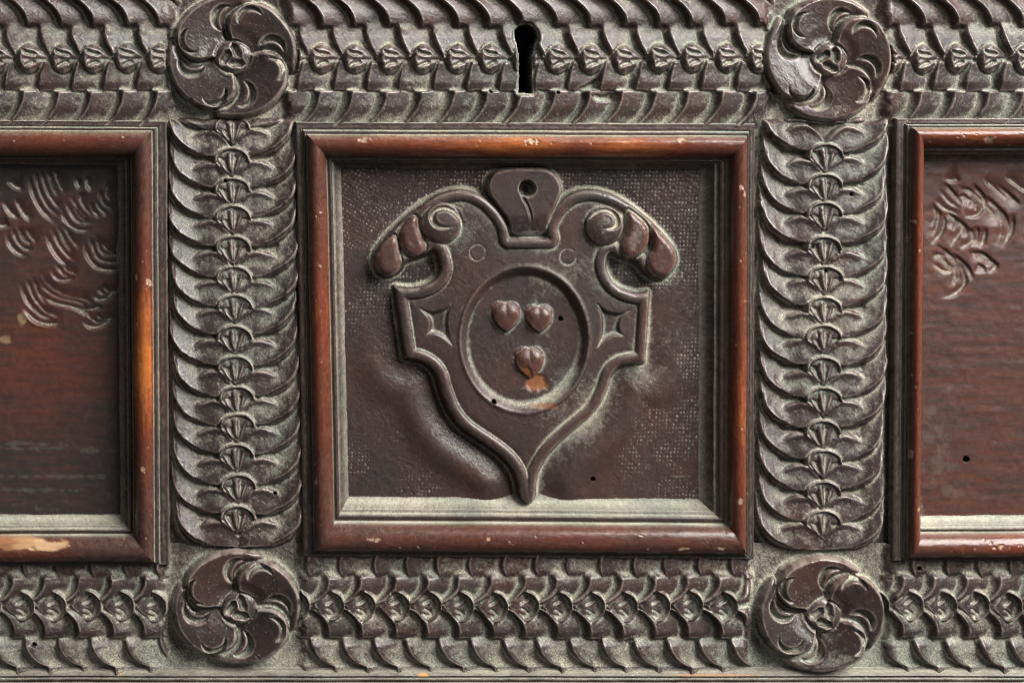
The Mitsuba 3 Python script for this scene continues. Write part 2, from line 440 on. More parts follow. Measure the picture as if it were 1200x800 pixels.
def carve_top(F):
    n = CH + '__rail'
    row(F, TOPSEG, lambda y: -21 * np.clip((34 - y) / 34, 0, 1.4) ** 2.4, -14, 36, 0.6, 11.5, n + '__leaf', (0.85, 0.70, 1.0), lambda f, y: 1.2 * sstep(30, 10, y), 11, tap=lambda y: 1 - 0.2 * sstep(22, 36, y))
    row(F, shift(TOPSEG, 13), lambda y: 8 * np.clip((y - 33) / 27, 0, 1.2) ** 2, 31, 70, 0.6, 10.5, n + '__leaf', (0.95, 0.75, 1.0), lambda f, y: 1.0 * sstep(34, 60, y), 12, tap=lambda y: 0.62 + 0.38 * sstep(32, 46, y))
    row(F, shift(TOPSEG, 34.5), lambda y: -15 * np.clip((y - 107) / 34, 0, 1.3) ** 2.2, 103, 150, 0.3, 11.5, n + '__leaf', (0.85, 0.68, 1.0), lambda f, y: -3.0 * sstep(124, 142, y), 13)
    row(F, shift(TOPSEG, 11.5), lambda y: 5 * np.clip((108 - y) / 30, 0, 1.3) ** 1.5, 70, 107, 0.6, 9.5, n + '__leaf', (0.95, 0.75, 1.0), lambda f, y: 1.0 * sstep(80, 106, y), 14, tap=lambda y: 1 - 0.35 * sstep(96, 107, y))
    fans_top(F, TOPSEG, n + '__floret', 15)
    # broken place to the right of the keyhole
    F.gouge([(672, 108), (690, 101), (703, 93)], 4, 5)
    F.gouge([(690, 112), (704, 117), (722, 112)], 5, 4)
    rosette(F, 272, 67, 75, 71, 98, CH + '__rosette', 21)
    rosette(F, 967, 70, 73, 72, 72, CH + '__rosette_001', 22)
    rosette(F, -420, 68, 73, 71, 80, CH + '__rosette_004', 25)
    rosette(F, 1655, 68, 73, 71, 80, CH + '__rosette_005', 26)

BOTSEG = [(-520, 200, 25.5, 38.7), (345, 884, 395.0, 37.9), (1030, 1740, 1026.0, 37.6)]
def carve_bottom(F):
    n = CH + '__rail_001'
    row(F, shift(BOTSEG, 4), lambda y: 4 * ((y - 660) / 14) ** 2, 625, 677, 0.0, 8.0, n + '__leaf', (1.3, 0.76, 1.0), None, 31)
    row(F, shift(BOTSEG, 6), lambda y: 36 * (1 - np.sqrt(np.clip(1 - (np.clip(y - 742, 0, 38) / 39) ** 2, 0, 1))), 738, 790, -0.5, 10.5, n + '__leaf', (1.0, 0.82, 1.0), lambda f, y: -5.0 * sstep(760, 784, y), 32, tap=lambda y: 0.25 + 0.75 * sstep(740, 756, y))
    F.rim = np.zeros(F.X.shape)
    row(F, shift(BOTSEG, -9), lambda y: -38 * (1 - np.sqrt(np.clip(1 - (np.clip(y - 678, 0, 27) / 27.5) ** 2, 0, 1))), 671, 709, 0.6, 9.5, n + '__leaf', (0.90, 0.70, 1.0), lambda f, y: 1.5 + 0 * f, 33, tap=lambda y: 0.85 + 0.15 * sstep(671, 684, y))
    row(F, shift(BOTSEG, -8), lambda y: -38 * (1 - np.sqrt(np.clip(1 - (np.clip(738 - y, 0, 30) / 30.5) ** 2, 0, 1))), 708, 746, 0.6, 10.0, n + '__leaf', (0.85, 0.70, 1.0), lambda f, y: 0.5 + 0 * f, 34, tap=lambda y: 1 - 0.35 * sstep(736, 746, y))
    fans_bottom(F, [(BOTSEG[0][0], 205, 42.0, 38.7), (340, 892, 402.5, 38.2), (1024, 1740, 1039.5, 38.6)], n + '__floret', 35)
    rosette(F, 278, 709, 74, 66, 90, CH + '__rosette_002', 23)
    rosette(F, 960, 717.5, 73, 66.5, 75, CH + '__rosette_003', 24)
    rosette(F, -420, 712, 73, 66, 80, CH + '__rosette_006', 27)
    rosette(F, 1655, 714, 73, 66, 80, CH + '__rosette_007', 28)

def carve_stile(F, cxf, y_first, pitch, n_f, hw, name, seed, ybot):
    """Pairs of leaves with a small upright shell between them, one below the other."""
    r = np.random.default_rng(seed)
    F.H[:] = -3.0
    items = []
    for k in range(-2, n_f):
        items.append((y_first + k * pitch + 34 + r.uniform(-2.4, 2.4), k))
    for ya, k in items:
        cx = cxf(ya)
        for side in (-1, 1):
            wdt = hw + r.uniform(-3.0, 2.0)
            w = F.win(cx - 82 if side < 0 else cx - 1, ya - 66, cx + 1 if side < 0 else cx + 82, ya + 28)
            if w is None:
                continue
            X, Y = F.X[w], F.Y[w]
            u = side * (X - cx) + 2.6 * (nz(X, Y, 13, seed + k + 50) - 0.5)
            v = Y - ya + r.uniform(-1.5, 1.5) + 3.2 * (nz(X, Y, 15, seed + k + 90) - 0.5)
            u75 = u * 75 / wdt
            vt = np.interp(u75, [0, 6, 12, 20, 30, 40, 48, 60, 76], [0, -8, -13.5, -17.5, -19.5, -19, -20, -34, -56])
            vb = np.interp(u75, [0, 17, 30, 42, 53, 62, 69, 73, 76], [15, 14, 12.5, 9.5, 4.5, -2, -10, -18, -30])
            s = (v - vt) / (vb - vt)
            amp = np.interp(u75, [0, 15, 28, 42, 60, 70, 76], [3.0, 3.2, 4.2, 7.5, 12.0, 11.0, 6.0]) * r.uniform(0.82, 1.15)
            g = 0.06 + 0.94 * np.clip(s, 0, 1) ** 1.15
            g *= 1 - 0.35 * sstep(3.2, 0.0, vb - v)
            inner = sstep(56, 30, u75)
            dv = v - vt
            lip = np.interp(u75, [0, 5, 12, 26, 38, 50, 62], [0.55, 0.85, 1.05, 1.0, 0.75, 0.4, 0.0])
            dl = v - np.interp(u75, [0, 6, 12, 18, 25, 33, 42, 54], [0, -8, -14, -18, -20, -19, -15.5, -8]) + 1.5 * (nz(X, Y, 8, seed + k + 33) - 0.5)
            lobe = lip * (6.4 * np.sqrt(np.clip(dl / 3.4, 0, 1)) - 1.5 * sstep(3.5, 11.0, dl) * np.interp(u75, [0, 20, 34, 50], [0.4, 1.0, 0.8, 0.3]) + 1.2 * sstep(13, 26, dl))
            lobe = np.where(dl > 0, lobe, -1.0)
            ha = amp * g - 0.5
            h = 0.5 * (ha + lobe + np.sqrt((ha - lobe) ** 2 + 6.0)) - 0.6
            under = np.interp(u75, [0, 18, 34, 60, 70, 76], [1.5, 2.0, 5.0, 9.0, 8.0, 4.0])
            fade = sstep(0.0, 1.0, 1 - (v - vb) / under)
            h = np.where(v > vb, (amp * 0.65 - 0.5) * fade - 1.0 * (1 - fade), h)
            m = (u > 0) & (u75 < 76) & (v > vt) & (v < vb + under)
            F.put(w, m, h, F.piece(name + '__leaf'), 'max')
    for ya, k in items:
        if k < 0 or k >= n_f:
            continue
        cx = cxf(ya) + r.uniform(-1, 1)
        w = F.win(cx - 26, ya - 40, cx + 26, ya + 4)
        if w is None:
            continue
        X, Y = F.X[w], F.Y[w]
        v, x = ya - Y, X - cx + 0.8 * (nz(X, Y, 7, seed + 7) - 0.5)
        half = np.where(v > 18, 21.5 * np.sqrt(np.clip(1 - ((v - 18) / 16.5) ** 2, 0, 1)), 21.5 * np.clip(v / 18, 0, 1))
        e = np.where(v > 18, 19 - np.hypot(x * 19 / 21.5, (v - 18) * 19 / 16.5), half - np.abs(x) + 2)
        m = (v > 0) & (np.abs(x) < half)
        a, rr = np.arctan2(x, v + 2), np.hypot(x, v + 2)
        h = 4.0 + 5.0 * np.exp(-((e - 1.2) / 2.0) ** 2) * sstep(8, 16, v) + 2.0 * sstep(34, 12, rr)
        env = sstep(6, 14, rr) * sstep(35, 29, rr)
        h += env * (2.4 * np.exp(-((a + 0.12) / 0.16) ** 2) + 2.0 * np.exp(-((a - 0.34) / 0.10) ** 2) + 1.4 * np.exp(-((a + 0.62) / 0.10) ** 2))
        h -= env * (2.4 * np.exp(-((a + 0.40) / 0.10) ** 2) + 1.6 * np.exp(-((a - 0.14) / 0.10) ** 2))
        F.put(w, m, h, F.piece(name + '__floret'), 'max')
        # the brow of the pair below laps over the foot of the shell
    fade = sstep(131, 146, F.Y + 7 * (nz(F.X, F.Y, 14, seed + 5) - 0.5))
    F.H[:] = F.H * fade - 9.0 * (1 - fade)
    return items

# ------------------------------------------------------------------ upper rail, with its keyhole
RAILTOP, RAILBOT = -36, 787
def top_rail(x0, x1, step, main):
    F = Field(x0, RAILTOP, x1, 160, step, -1.5, CH + '__rail')
    carve_top(F)
    if main:
        w = F.win(590, 20, 640, 120)
        X, Y = F.X[w], F.Y[w]
        d = np.maximum(13.2 - np.hypot(X - 615, (Y - 43.5) * 0.95), np.where((Y > 44), np.minimum(np.interp(Y, [44, 66, 110], [12.2, 7.2, 7.4]) - np.abs(X - 615 + (Y - 60) * 0.01), 109 - Y), -9))
        d += 2.6 * (nz(X, Y, 9, 5, 2) - 0.5) - 0.7
        F.H[w] = np.where(d > -5, F.H[w] * sstep(-1.0, -5, d) + 4.5 * (1 - sstep(-1.0, -5, d)), F.H[w])
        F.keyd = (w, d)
        F.dust[w] += 0.9 * sstep(-6, -1, d) * sstep(75, 112, Y) + 0.35 * sstep(-6, -1, d)
        for x, y in ((574, 108), (652, 109)):
            F.worm(x, y, 1.6)
        r = np.random.default_rng(5)
        for _ in range(16):
            F.stain(r.uniform(60, 200), r.uniform(20, 55), r.uniform(1.5, 3.5), r.uniform(1.5, 3), [0.16, 0.10, 0.08], 0, int(r.integers(99)))
    # top and bottom of the rail dusty towards the mouldings
    F.dust += 0.60 * sstep(108, 140, F.Y) - 0.16 * sstep(40, 5, F.Y) + 0.08
    F.red += 0.08 * sstep(60, 0, F.Y)
    F.finish(0.55, 0.45, 3, relief=1.2, abrasion=0.8)
    if main:
        w, d = F.keyd
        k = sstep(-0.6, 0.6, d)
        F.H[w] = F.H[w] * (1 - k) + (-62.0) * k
        F.C[w] = F.C[w] * (1 - sstep(-1.8, -0.4, d)[..., None] * 0.95)  # shade of the keyhole put into the colour: walls taken near black
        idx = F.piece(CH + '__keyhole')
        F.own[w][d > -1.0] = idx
    return F

F = top_rail(-60, 1260, 1.0, True)
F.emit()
labels[CH + '__rail'] = {'label': 'upper carved rail with rows of leaves and a keyhole'}
labels[CH + '__keyhole'] = {'label': 'dark keyhole cut through the upper rail'}

# ------------------------------------------------------------------ lower rail
def bottom_rail(x0, x1, step, main):
    F = Field(x0, 636, x1, 790, step, -1.5, CH + '__rail_001')
    carve_bottom(F)
    F.dust += 0.75 * sstep(749, 774, F.Y) + 0.10 * sstep(685, 660, F.Y) + 0.12 * sstep(690, 710, F.Y) + 0.06
    F.red += 0.04 * sstep(690, 650, F.Y)
    for x, y in ((41, 753), (835, 781), (1074, 664)):
        F.worm(x, y, 2.0)
    return F.finish(0.55, 0.45, 4, relief=1.2, abrasion=0.8)

F = bottom_rail(-60, 1260, 1.0, True)
F.emit()
labels[CH + '__rail_001'] = {'label': 'lower carved rail with rows of leaves above the base moulding'}

# ------------------------------------------------------------------ the two stiles
def stile(x0, x1, step, name, seed, cxf, y0, pitch, n, hw):
    F = Field(x0, 128, x1, 660, step, -3.0, name)
    carve_stile(F, cxf, y0, pitch, n, hw, name, seed, 650)
    F.dust -= 0.05
    for x, y in ((322, 577), (996, 228), (951, 289), (966, 317), (1161, 285), (264, 212)):
        F.worm(x, y, 1.7)
    F.finish(0.6, 0.45, seed, relief=1.25, abrasion=0.8)
    return F

def clip_to(F, circles):
    """Only what the rails and rosettes do not already cover."""
    keep = np.ones(F.X.shape, bool)
    return keep

def drop_under(F, y_top, y_bot, circs):
    F.H[(F.Y < y_top) | (F.Y > y_bot)] -= 25
    for cx, cy, rx, ry in circs:
        F.H[np.hypot((F.X - cx) / rx, (F.Y - cy) / ry) < 0.97] -= 25

# stiles end under the rosettes; the rails dip there so that the stile's leaves run up to the rosette
LST = lambda y: 271.5 + (y - 170) * 0.0175
RST = lambda y: 965.0 - (y - 170) * 0.0075
F = stile(186, 364, 1.0, CH + '__stile', 41, LST, 137.5, 34.7, 14, 75)
F.emit(keep=(F.Y > 130) & (F.Y < 646) & (np.hypot((F.X - 272) / 75, (F.Y - 67) / 71) > 0.985) & (np.hypot((F.X - 278) / 74, (F.Y - 709) / 66) > 0.985))
F = stile(874, 1056, 1.0, CH + '__stile_001', 42, RST, 167.0, 35.8, 13, 74)
F.emit(keep=(F.Y > 130) & (F.Y < 650) & (np.hypot((F.X - 967) / 73, (F.Y - 70) / 72) > 0.985) & (np.hypot((F.X - 960) / 73, (F.Y - 717.5) / 66.5) > 0.985))
labels[CH + '__stile'] = {'label': 'left carved stile with paired leaves'}
labels[CH + '__stile_001'] = {'label': 'right carved stile with paired leaves'}
for k, t in ((0, 'rosette above the left stile'), (1, 'rosette above the right stile'), (2, 'rosette below the left stile'), (3, 'rosette below the right stile')):
    labels[CH + '__rosette' + ('' if k == 0 else f'_{k:03d}')] = {'label': 'round swirling four petal ' + t}

# ------------------------------------------------------------------ central panel with its cartouche
G = -13.0
SIL_L = [(597, 279), (595, 265), (584, 246), (566, 230), (545, 222), (521, 226), (501, 236), (481, 251), (460, 271), (441, 294), (439, 309), (446, 322), (458, 323), (469, 317), (474, 305), (487, 302), (500, 297), (510, 290), (516, 303), (518, 318), (508, 332), (487, 339), (464, 337),
         (467, 362), (476, 419), (497, 423), (512, 436), (517, 457), (527, 483), (543, 503), (570, 520), (593, 537), (607, 557), (612, 590)]
SIL_R = [(627, 590), (628, 562), (635, 543), (650, 523), (673, 503), (698, 483), (712, 457), (717, 437), (729, 427), (756, 424), (759, 384), (761, 343), (744, 345), (722, 336), (711, 320), (709, 305), (716, 293), (730, 302), (748, 306), (757, 318), (768, 327), (780, 326), (793, 311), (795, 296), (778, 274), (757, 254), (734, 236), (710, 225), (687, 222), (666, 229), (650, 244), (640, 264), (643, 279)]
def sharp_chaikin(p, keep):
    """Round a closed outline but leave the listed corners sharp."""
    pts = []
    n = len(p)
    for i, q in enumerate(p):
        pts.append(q)
        if i in keep:
            pts += [q, q]
    return chaikin(pts, 2)
outline = SIL_L + SIL_R
corners = {0, 22, 24, len(SIL_L) + 9, len(SIL_L) + 11, len(outline) - 1}
SIL = sharp_chaikin(outline, corners)
CREST = chaikin([(597, 279), (596, 262), (588, 249), (575, 234), (569, 220), (573, 206), (584, 198), (602, 196), (630, 196), (645, 198), (656, 209), (660, 223), (653, 240), (644, 258), (643, 279)], 2)

def heart(F, cx, cy, wd, ht, top, name, seed):
    w = F.win(cx - wd, cy - ht, cx + wd, cy + ht)
    X, Y = F.X[w], F.Y[w]
    x, y = (X - cx) / (wd / 2) * 1.15, -(Y - cy) / (ht / 2) * 1.12 + 0.18
    f = (x * x + y * y - 1) ** 3 - x * x * y ** 3
    m = f < 0
    body = np.clip(1 - (x * x * 0.75 + (y - 0.05) ** 2 * 0.8), 0, 1) ** 0.5
    h = F.H[w] * 0 + top * body + top * 0.24 * (np.exp(-(((np.abs(x) - 0.55) / 0.4) ** 2 + ((y - 0.55) / 0.35) ** 2)))- top * 0.13 * np.exp(-(x / 0.16) ** 2) * sstep(0.1, 0.9, y)
    F.put(w, m, -9.0 + 1.2 + h, F.piece(name))
    F.red[w][m] += 0.25

def centre_panel():
    st = 0.85
    F = Field(388, 188, 846, 604, st, G, CH + '__panel', 0.10)
    X, Y = F.X, F.Y
    sd = signed(X, Y, SIL)
    sc = signed(X, Y, CREST)
    n = CH + '__cartouche'
    # the ground is dished towards the outline below the ears
    low = sstep(350, 520, Y) * sstep(598, 565, Y)
    F.H += -3.0 * np.exp(-np.clip(-sd, 0, None) / 14.0) + low * (6.5 * np.exp(-((-sd - 38) / 18.0) ** 2) - 3.0 * np.exp(-np.clip(-sd, 0, None) / 16.0))
    F.H += 2.5 * np.clip((Y - 560) / 30, 0, 1) * 0
    # punched ground
    a = math.radians(32)
    pu, pv = X + 3 * (nz(X, Y, 60, 9) - 0.5), Y + 3 * (nz(X, Y, 60, 10) - 0.5)
    diag = sstep(520, 440, X + 0.5 * (Y - 200)) * sstep(420, 300, Y)
    ru, rv = pu * math.cos(a) + pv * math.sin(a), -pu * math.sin(a) + pv * math.cos(a)
    tab = np.random.default_rng(55).random((64, 64, 4))
    def punch(u, v, pu_, pv_):
        cu, cv = u / pu_, v / pv_
        i, j = np.floor(cu).astype(int), np.floor(cv).astype(int)
        q = tab[i % 61, j % 59]
        dd = np.hypot((cu - i - 0.5 - 0.16 * (q[..., 0] - 0.5)) * 1.15, cv - j - 0.5 - 0.16 * (q[..., 1] - 0.5))
        return sstep(0.40, 0.14, dd) * (q[..., 2] > 0.16) * (0.45 + 0.75 * q[..., 3])
    d1 = punch(ru, rv, 4.6, 4.3)
    d2 = punch(pu + 0.06 * pv, pv + 4 * (nz(X, Y, 35, 12) - 0.5), 4.1, 4.6)
    dots = d1 * diag + d2 * (1 - diag)
    patch = sstep(0.40, 0.60, nz(X, Y, 38, 17, 2) + 0.22 * sstep(380, 250, Y) - 0.5 * low * np.exp(-((-sd - 20) / 28.0) ** 2) - 0.1 * sstep(440, 520, Y) + 0.05)
    dots = dots * patch * (sd < -4) * (sc < -2) * (0.35 + 0.9 * nz(X, Y, 5.5, 77))
    F.H -= 0.8 * dots
    F.polish += 0.45 * low * sstep(75, 45, -sd) * (sd < 0) * sstep(640, 590, X)
    F.dust += 0.75 * dots - 0.56 + 0.42 * low * np.exp(-((-sd - 26) / 17.0) ** 2) * sstep(640, 600, X) + 0.45 * np.exp(-np.clip(-sd, 0, None) / 9.0) * sstep(400, 300, Y) * sstep(0.35, 0.6, nz(X, Y, 40, 78)) + 0.60 * np.exp(-np.clip(-sd - 4, 0, None) / 30.0) * low * sstep(610, 640, X)
    F.dust += 0.12 * sstep(600, 760, X)
    # the raised shield: field, rolled border, sloping outer wall
    field_h = -2.0
    roll = 5.0 * np.sqrt(np.clip(1 - ((sd - 6.2) / 6.2) ** 2, 0, 1))
    hh = np.where(sd < 12.4, field_h - 1.0 + roll, field_h - 1.5 * np.exp(-np.clip(sd - 12.4, 0, None) / 5))
    hh += 1.8 * np.clip(1 - np.hypot((X - 615) / 110, (Y - 390) / 150), 0, 1)
    wall = sstep(-5.0, 1.0, sd)
    m = sd > 0
    ib, isf = F.piece(n + '__border'), F.piece(n + '__shield')
    F.H = np.where(sd > -5, F.H * (1 - wall) + np.where(sd > 0, hh, field_h - 1.5) * wall, F.H)
    F.own = np.where(m, np.where(sd < 12.4, ib, isf), F.own).astype(np.int32)
    # crest knob
    mc = sc > -3
    hc = G + (G * -1 + 2.0 + 2.0 * np.sqrt(np.clip(1 - ((Y - 225) / 45) ** 2, 0, 1))) * sstep(-2.5, 3.5, sc) - 5 * sstep(250, 278, Y)
    blend = sstep(-3, 1, sc)
    inb = (sd < 0.5) | (Y < 262)
    use = mc & inb & (hc > F.H - 3)
    F.H = np.where(use, np.maximum(F.H * (1 - blend) + hc * blend, np.where(sd > 0, F.H, -99)), F.H)
    F.own[(sc > 0) & inb & (sd < 1.0)] = F.piece(n + '__crest')
    F.dust += 0.8 * ((sc > 0) & (sd < 1) & (Y > 264))
    d = np.hypot(X - 617.5, Y - 221)
    F.H -= 17 * sstep(10.0, 7.5, d)
    F.gouge([(609, 220), (612, 231), (620, 245), (623, 262)], 2.2, 2.6, 0.5)
    # oval field
    oc = np.hypot((X - 615) / 75.0, (Y - 398) / 85.0)
    ic = np.hypot((X - 614.5) / 64.5, (Y - 395.5) / 75.5)
    od = (1 - oc) * 79
    bev = sstep(0, 11.0, od)
    F.H = np.where(oc < 1, F.H * (1 - bev) + (-9.0) * bev, F.H) + 1.3 * np.exp(-((od + 1.0) / 2.2) ** 2)
    F.own[(oc < 1.0)] = F.piece(n + '__oval_rim')
    F.own[(ic < 1.0)] = F.piece(n + '__oval_field')
    F.dust += 0.45 * ((oc < 1.0) & (ic > 0.98)) * sstep(380, 470, Y)
    heart(F, 594, 371, 34, 36, 6.2, n + '__heart', 1)
    heart(F, 632.5, 373.5, 33, 33, 6.2, n + '__heart', 2)
    heart(F, 621.5, 425, 35, 38, 6.0, n + '__heart', 3)
    # volutes with a spiral groove
    for cx, cy, R, sgn in ((517, 262, 23.5, 1), (708, 265, 22.5, -1)):
        w = F.win(cx - 30, cy - 30, cx + 30, cy + 30)
        Xw, Yw = X[w], Y[w]
        x, y = (Xw - cx) * sgn, Yw - cy
        r = np.hypot(x, y)
        th = np.arctan2(y, x)
        m = r < R
        h = -1.5 + 9.5 * np.sqrt(np.clip(1 - (r / (R + 1)) ** 2, 0, 1)) ** 0.8
        F.put(w, m, h, F.piece(n + '__volute'), 'max')
        sp = [(540, 274), (540, 258), (534, 249), (522, 243), (510, 246), (505, 255), (510, 264), (520, 267), (530, 266)] if sgn > 0 else [(688, 262), (692, 254), (701, 247), (713, 246), (721, 253), (723, 262), (716, 268), (706, 268)]
        F.gouge(sp, 3.8, 5.0, 0.4)
    # scroll lobes
    for pts in ([(441, 296), (452, 281), (462, 274), (467, 283), (468, 296), (471, 310), (466, 319), (456, 324), (445, 321), (439, 309)],
                [(468, 268), (481, 254), (488, 252), (490, 264), (495, 278), (500, 290), (494, 299), (482, 302), (472, 296), (468, 283)],
                [(734, 244), (746, 252), (757, 262), (762, 274), (759, 289), (750, 300), (738, 305), (728, 299), (725, 285), (733, 272)],
                [(762, 262), (776, 274), (790, 290), (794, 302), (790, 315), (780, 325), (769, 326), (758, 317), (756, 303), (764, 290)]):
        p = chaikin(pts, 1)
        s = signed(X, Y, p)
        h = -2.5 + 9.5 * np.sqrt(np.clip(1 - (1 - np.clip(s / 8.5, 0, 1)) ** 2, 0, 1))
        mm = (s > -0.5)
        F.H = np.where((s <= -0.5) & (s > -4), F.H - 3.0 * (sd > 0) * sstep(-4, -0.5, s), F.H)
        F.H = np.where(mm, h, F.H)
        F.own[mm] = F.piece(n + '__scroll_lobe')
        F.red[mm] += 0.22
    # cut stars beside the oval
    for sgn, cx in ((1, 0), (-1, 1231)):
        fx = (lambda x: x) if sgn == 1 else (lambda x: 1231 - x)
        star = []
        for p0, pm, p1 in (((491, 361), (512, 377), (500, 392)), ((500, 392), (514, 387), (531, 406)), ((531, 406), (520, 380), (531, 353)), ((531, 353), (515, 371), (491, 361))):
            for t in np.linspace(0, 1, 7)[:-1]:
                q = [(1 - t) ** 2 * p0[i] + 2 * t * (1 - t) * pm[i] + t * t * p1[i] for i in (0, 1)]
                star.append((fx(q[0]), q[1] + (2 if sgn < 0 else 0)))
        w = F.win(min(p[0] for p in star) - 3, 345, max(p[0] for p in star) + 3, 412)
        ss = signed(X[w], Y[w], np.array(star))
        F.H[w] -= 5.0 * sstep(-1.2, 4.5, ss)
        F.dust[w] += 0.35 * sstep(-1.5, 0.5, ss) * sstep(3, 1, ss)
    # scratched rings
    for cx, cy in ((560, 296), (666, 301)):
        ring = [(cx + 9.5 * math.cos(t), cy + 9.5 * math.sin(t)) for t in np.linspace(0, 2 * math.pi * (0.99 if cx < 600 else 0.86), 24)]
        p = np.array(ring)
        w = F.win(cx - 14, cy - 14, cx + 14, cy + 14)
        dd, _ = polyline_dist(X[w], Y[w], p, False)
        F.H[w] -= 0.7 * np.exp(-(dd / 0.9) ** 2)
        F.dust[w] += 0.4 * np.exp(-(dd / 0.9) ** 2)
    for x, y in ((658.5, 374), (579, 471), (697, 563)):
        F.worm(x, y, 2.3)
    # bare wood where the lowest heart is broken
    F.stain(631, 450, 17, 11, BARE * 0.52, 1.8, 5, 0.45)
    F.stain(618, 436, 10, 9, BARE * 0.42, 1.8, 6, 0.6)
    F.stain(640, 476, 28, 4, BARE * 0.4, 0.6, 7, 1.0, 0.8)
    F.stain(800, 560, 12, 2, DUST * 0.6, 0, 9, 0.8, 0.4)
    F.red += 0.05
    F.dust += 0.26 * sstep(-1, 3, sd) * (oc > 1) + 0.10 * (oc < 1)
    F.finish(0.65, 0.40, 6, 0.9, 0.0, abrasion=0.5, wob=0.5)
    return F

F = centre_panel()
F.emit()
labels[CH + '__panel'] = {'label': 'central panel with a punched ground'}
labels[CH + '__cartouche'] = {'label': 'raised shield shaped cartouche with scrolls and an oval of three hearts'}
labels[CH + '__cartouche__heart_002'] = {'label': 'lowest heart, its point broken off to bare orange wood'}

# ------------------------------------------------------------------ side panels: flat boards with worn carving
LEFT_G = [[(88, 207), (86, 215), (92, 223)], [(98, 205), (98, 215), (105, 226)],
          [(31, 207), (34, 228), (46, 250), (64, 264)], [(38, 205), (42, 226), (54, 247), (70, 258)], [(46, 203), (50, 220), (60, 240), (74, 252)],
          [(68, 246), (75, 263), (91, 274), (109, 269)], [(73, 236), (82, 254), (96, 266), (112, 260)],
          [(115, 221), (115, 239), (133, 250)], [(124, 212), (120, 228), (130, 240)], [(101, 235), (105, 249), (116, 257)], [(108, 233), (114, 247), (125, 255)], [(90, 224), (91, 238), (100, 248)],
          [(5, 274), (7, 288), (18, 300), (32, 301)], [(14, 276), (18, 288), (28, 296), (38, 292)],
          [(51, 274), (58, 295), (73, 312), (88, 320)], [(57, 272), (66, 290), (78, 304), (90, 310)],
          [(56, 316), (63, 330), (77, 332), (88, 324)],
          [(96, 284), (100, 305), (116, 320), (146, 318)], [(102, 291), (108, 303), (124, 311), (147, 309)], [(110, 292), (126, 302), (145, 302)],
          [(103, 344), (112, 355), (126, 352), (138, 338)],
          [(31, 326), (38, 344), (60, 358), (84, 362), (105, 372), (120, 369)], [(21, 333), (28, 356), (42, 372), (62, 380)], [(24, 360), (36, 378), (58, 384), (74, 378)],
          [(94, 377), (105, 388), (122, 383), (135, 374)], [(87, 361), (101, 367), (121, 361)],
          [(0, 236), (8, 252), (20, 258)], [(14, 232), (22, 250), (34, 262)], [(6, 212), (16, 222), (26, 222)], [(-10, 262), (0, 268), (10, 264)], [(-60, 220), (-50, 250), (-30, 262)], [(-50, 300), (-40, 330), (-20, 340)]]
RIGHT_G = [[(1105, 222), (1117, 239), (1132, 246)], [(1100, 234), (1112, 247), (1130, 252)], [(1112, 212), (1126, 226), (1138, 240)], [(1140, 228), (1158, 230), (1163, 242), (1152, 256), (1134, 254)], [(1138, 238), (1150, 236), (1154, 244), (1146, 250)],
           [(1112, 246), (1117, 262), (1108, 280), (1096, 287)], [(1104, 250), (1108, 266), (1098, 280)], [(1126, 254), (1138, 266), (1130, 280), (1120, 290)],
           [(1138, 264), (1149, 274), (1145, 288), (1130, 292)], [(1152, 264), (1156, 276), (1150, 290)], [(1164, 266), (1162, 284), (1154, 292)], [(1144, 266), (1152, 278), (1146, 290)],
           [(1164, 240), (1182, 256), (1184, 274), (1174, 290)], [(1172, 236), (1190, 256), (1192, 276), (1180, 292)], [(1195, 250), (1196, 272), (1182, 290)],
           [(1096, 308), (1112, 322), (1130, 318)], [(1096, 300), (1108, 296), (1120, 302)], [(1114, 295), (1134, 308), (1142, 330), (1128, 348), (1106, 351)], [(1112, 302), (1126, 314), (1130, 330), (1118, 342)], [(1122, 296), (1142, 312), (1148, 328)],
           [(1152, 305), (1170, 304), (1178, 314), (1164, 322)], [(1150, 308), (1160, 312), (1162, 320)],
           [(1146, 214), (1162, 230), (1166, 246)], [(1158, 210), (1178, 228), (1190, 238)], [(1172, 212), (1190, 226), (1204, 240)], [(1182, 206), (1200, 220), (1214, 228)], [(1112, 210), (1122, 214), (1132, 210)], [(1210, 250), (1225, 270), (1220, 290)], [(1230, 220), (1245, 240), (1250, 270)]]

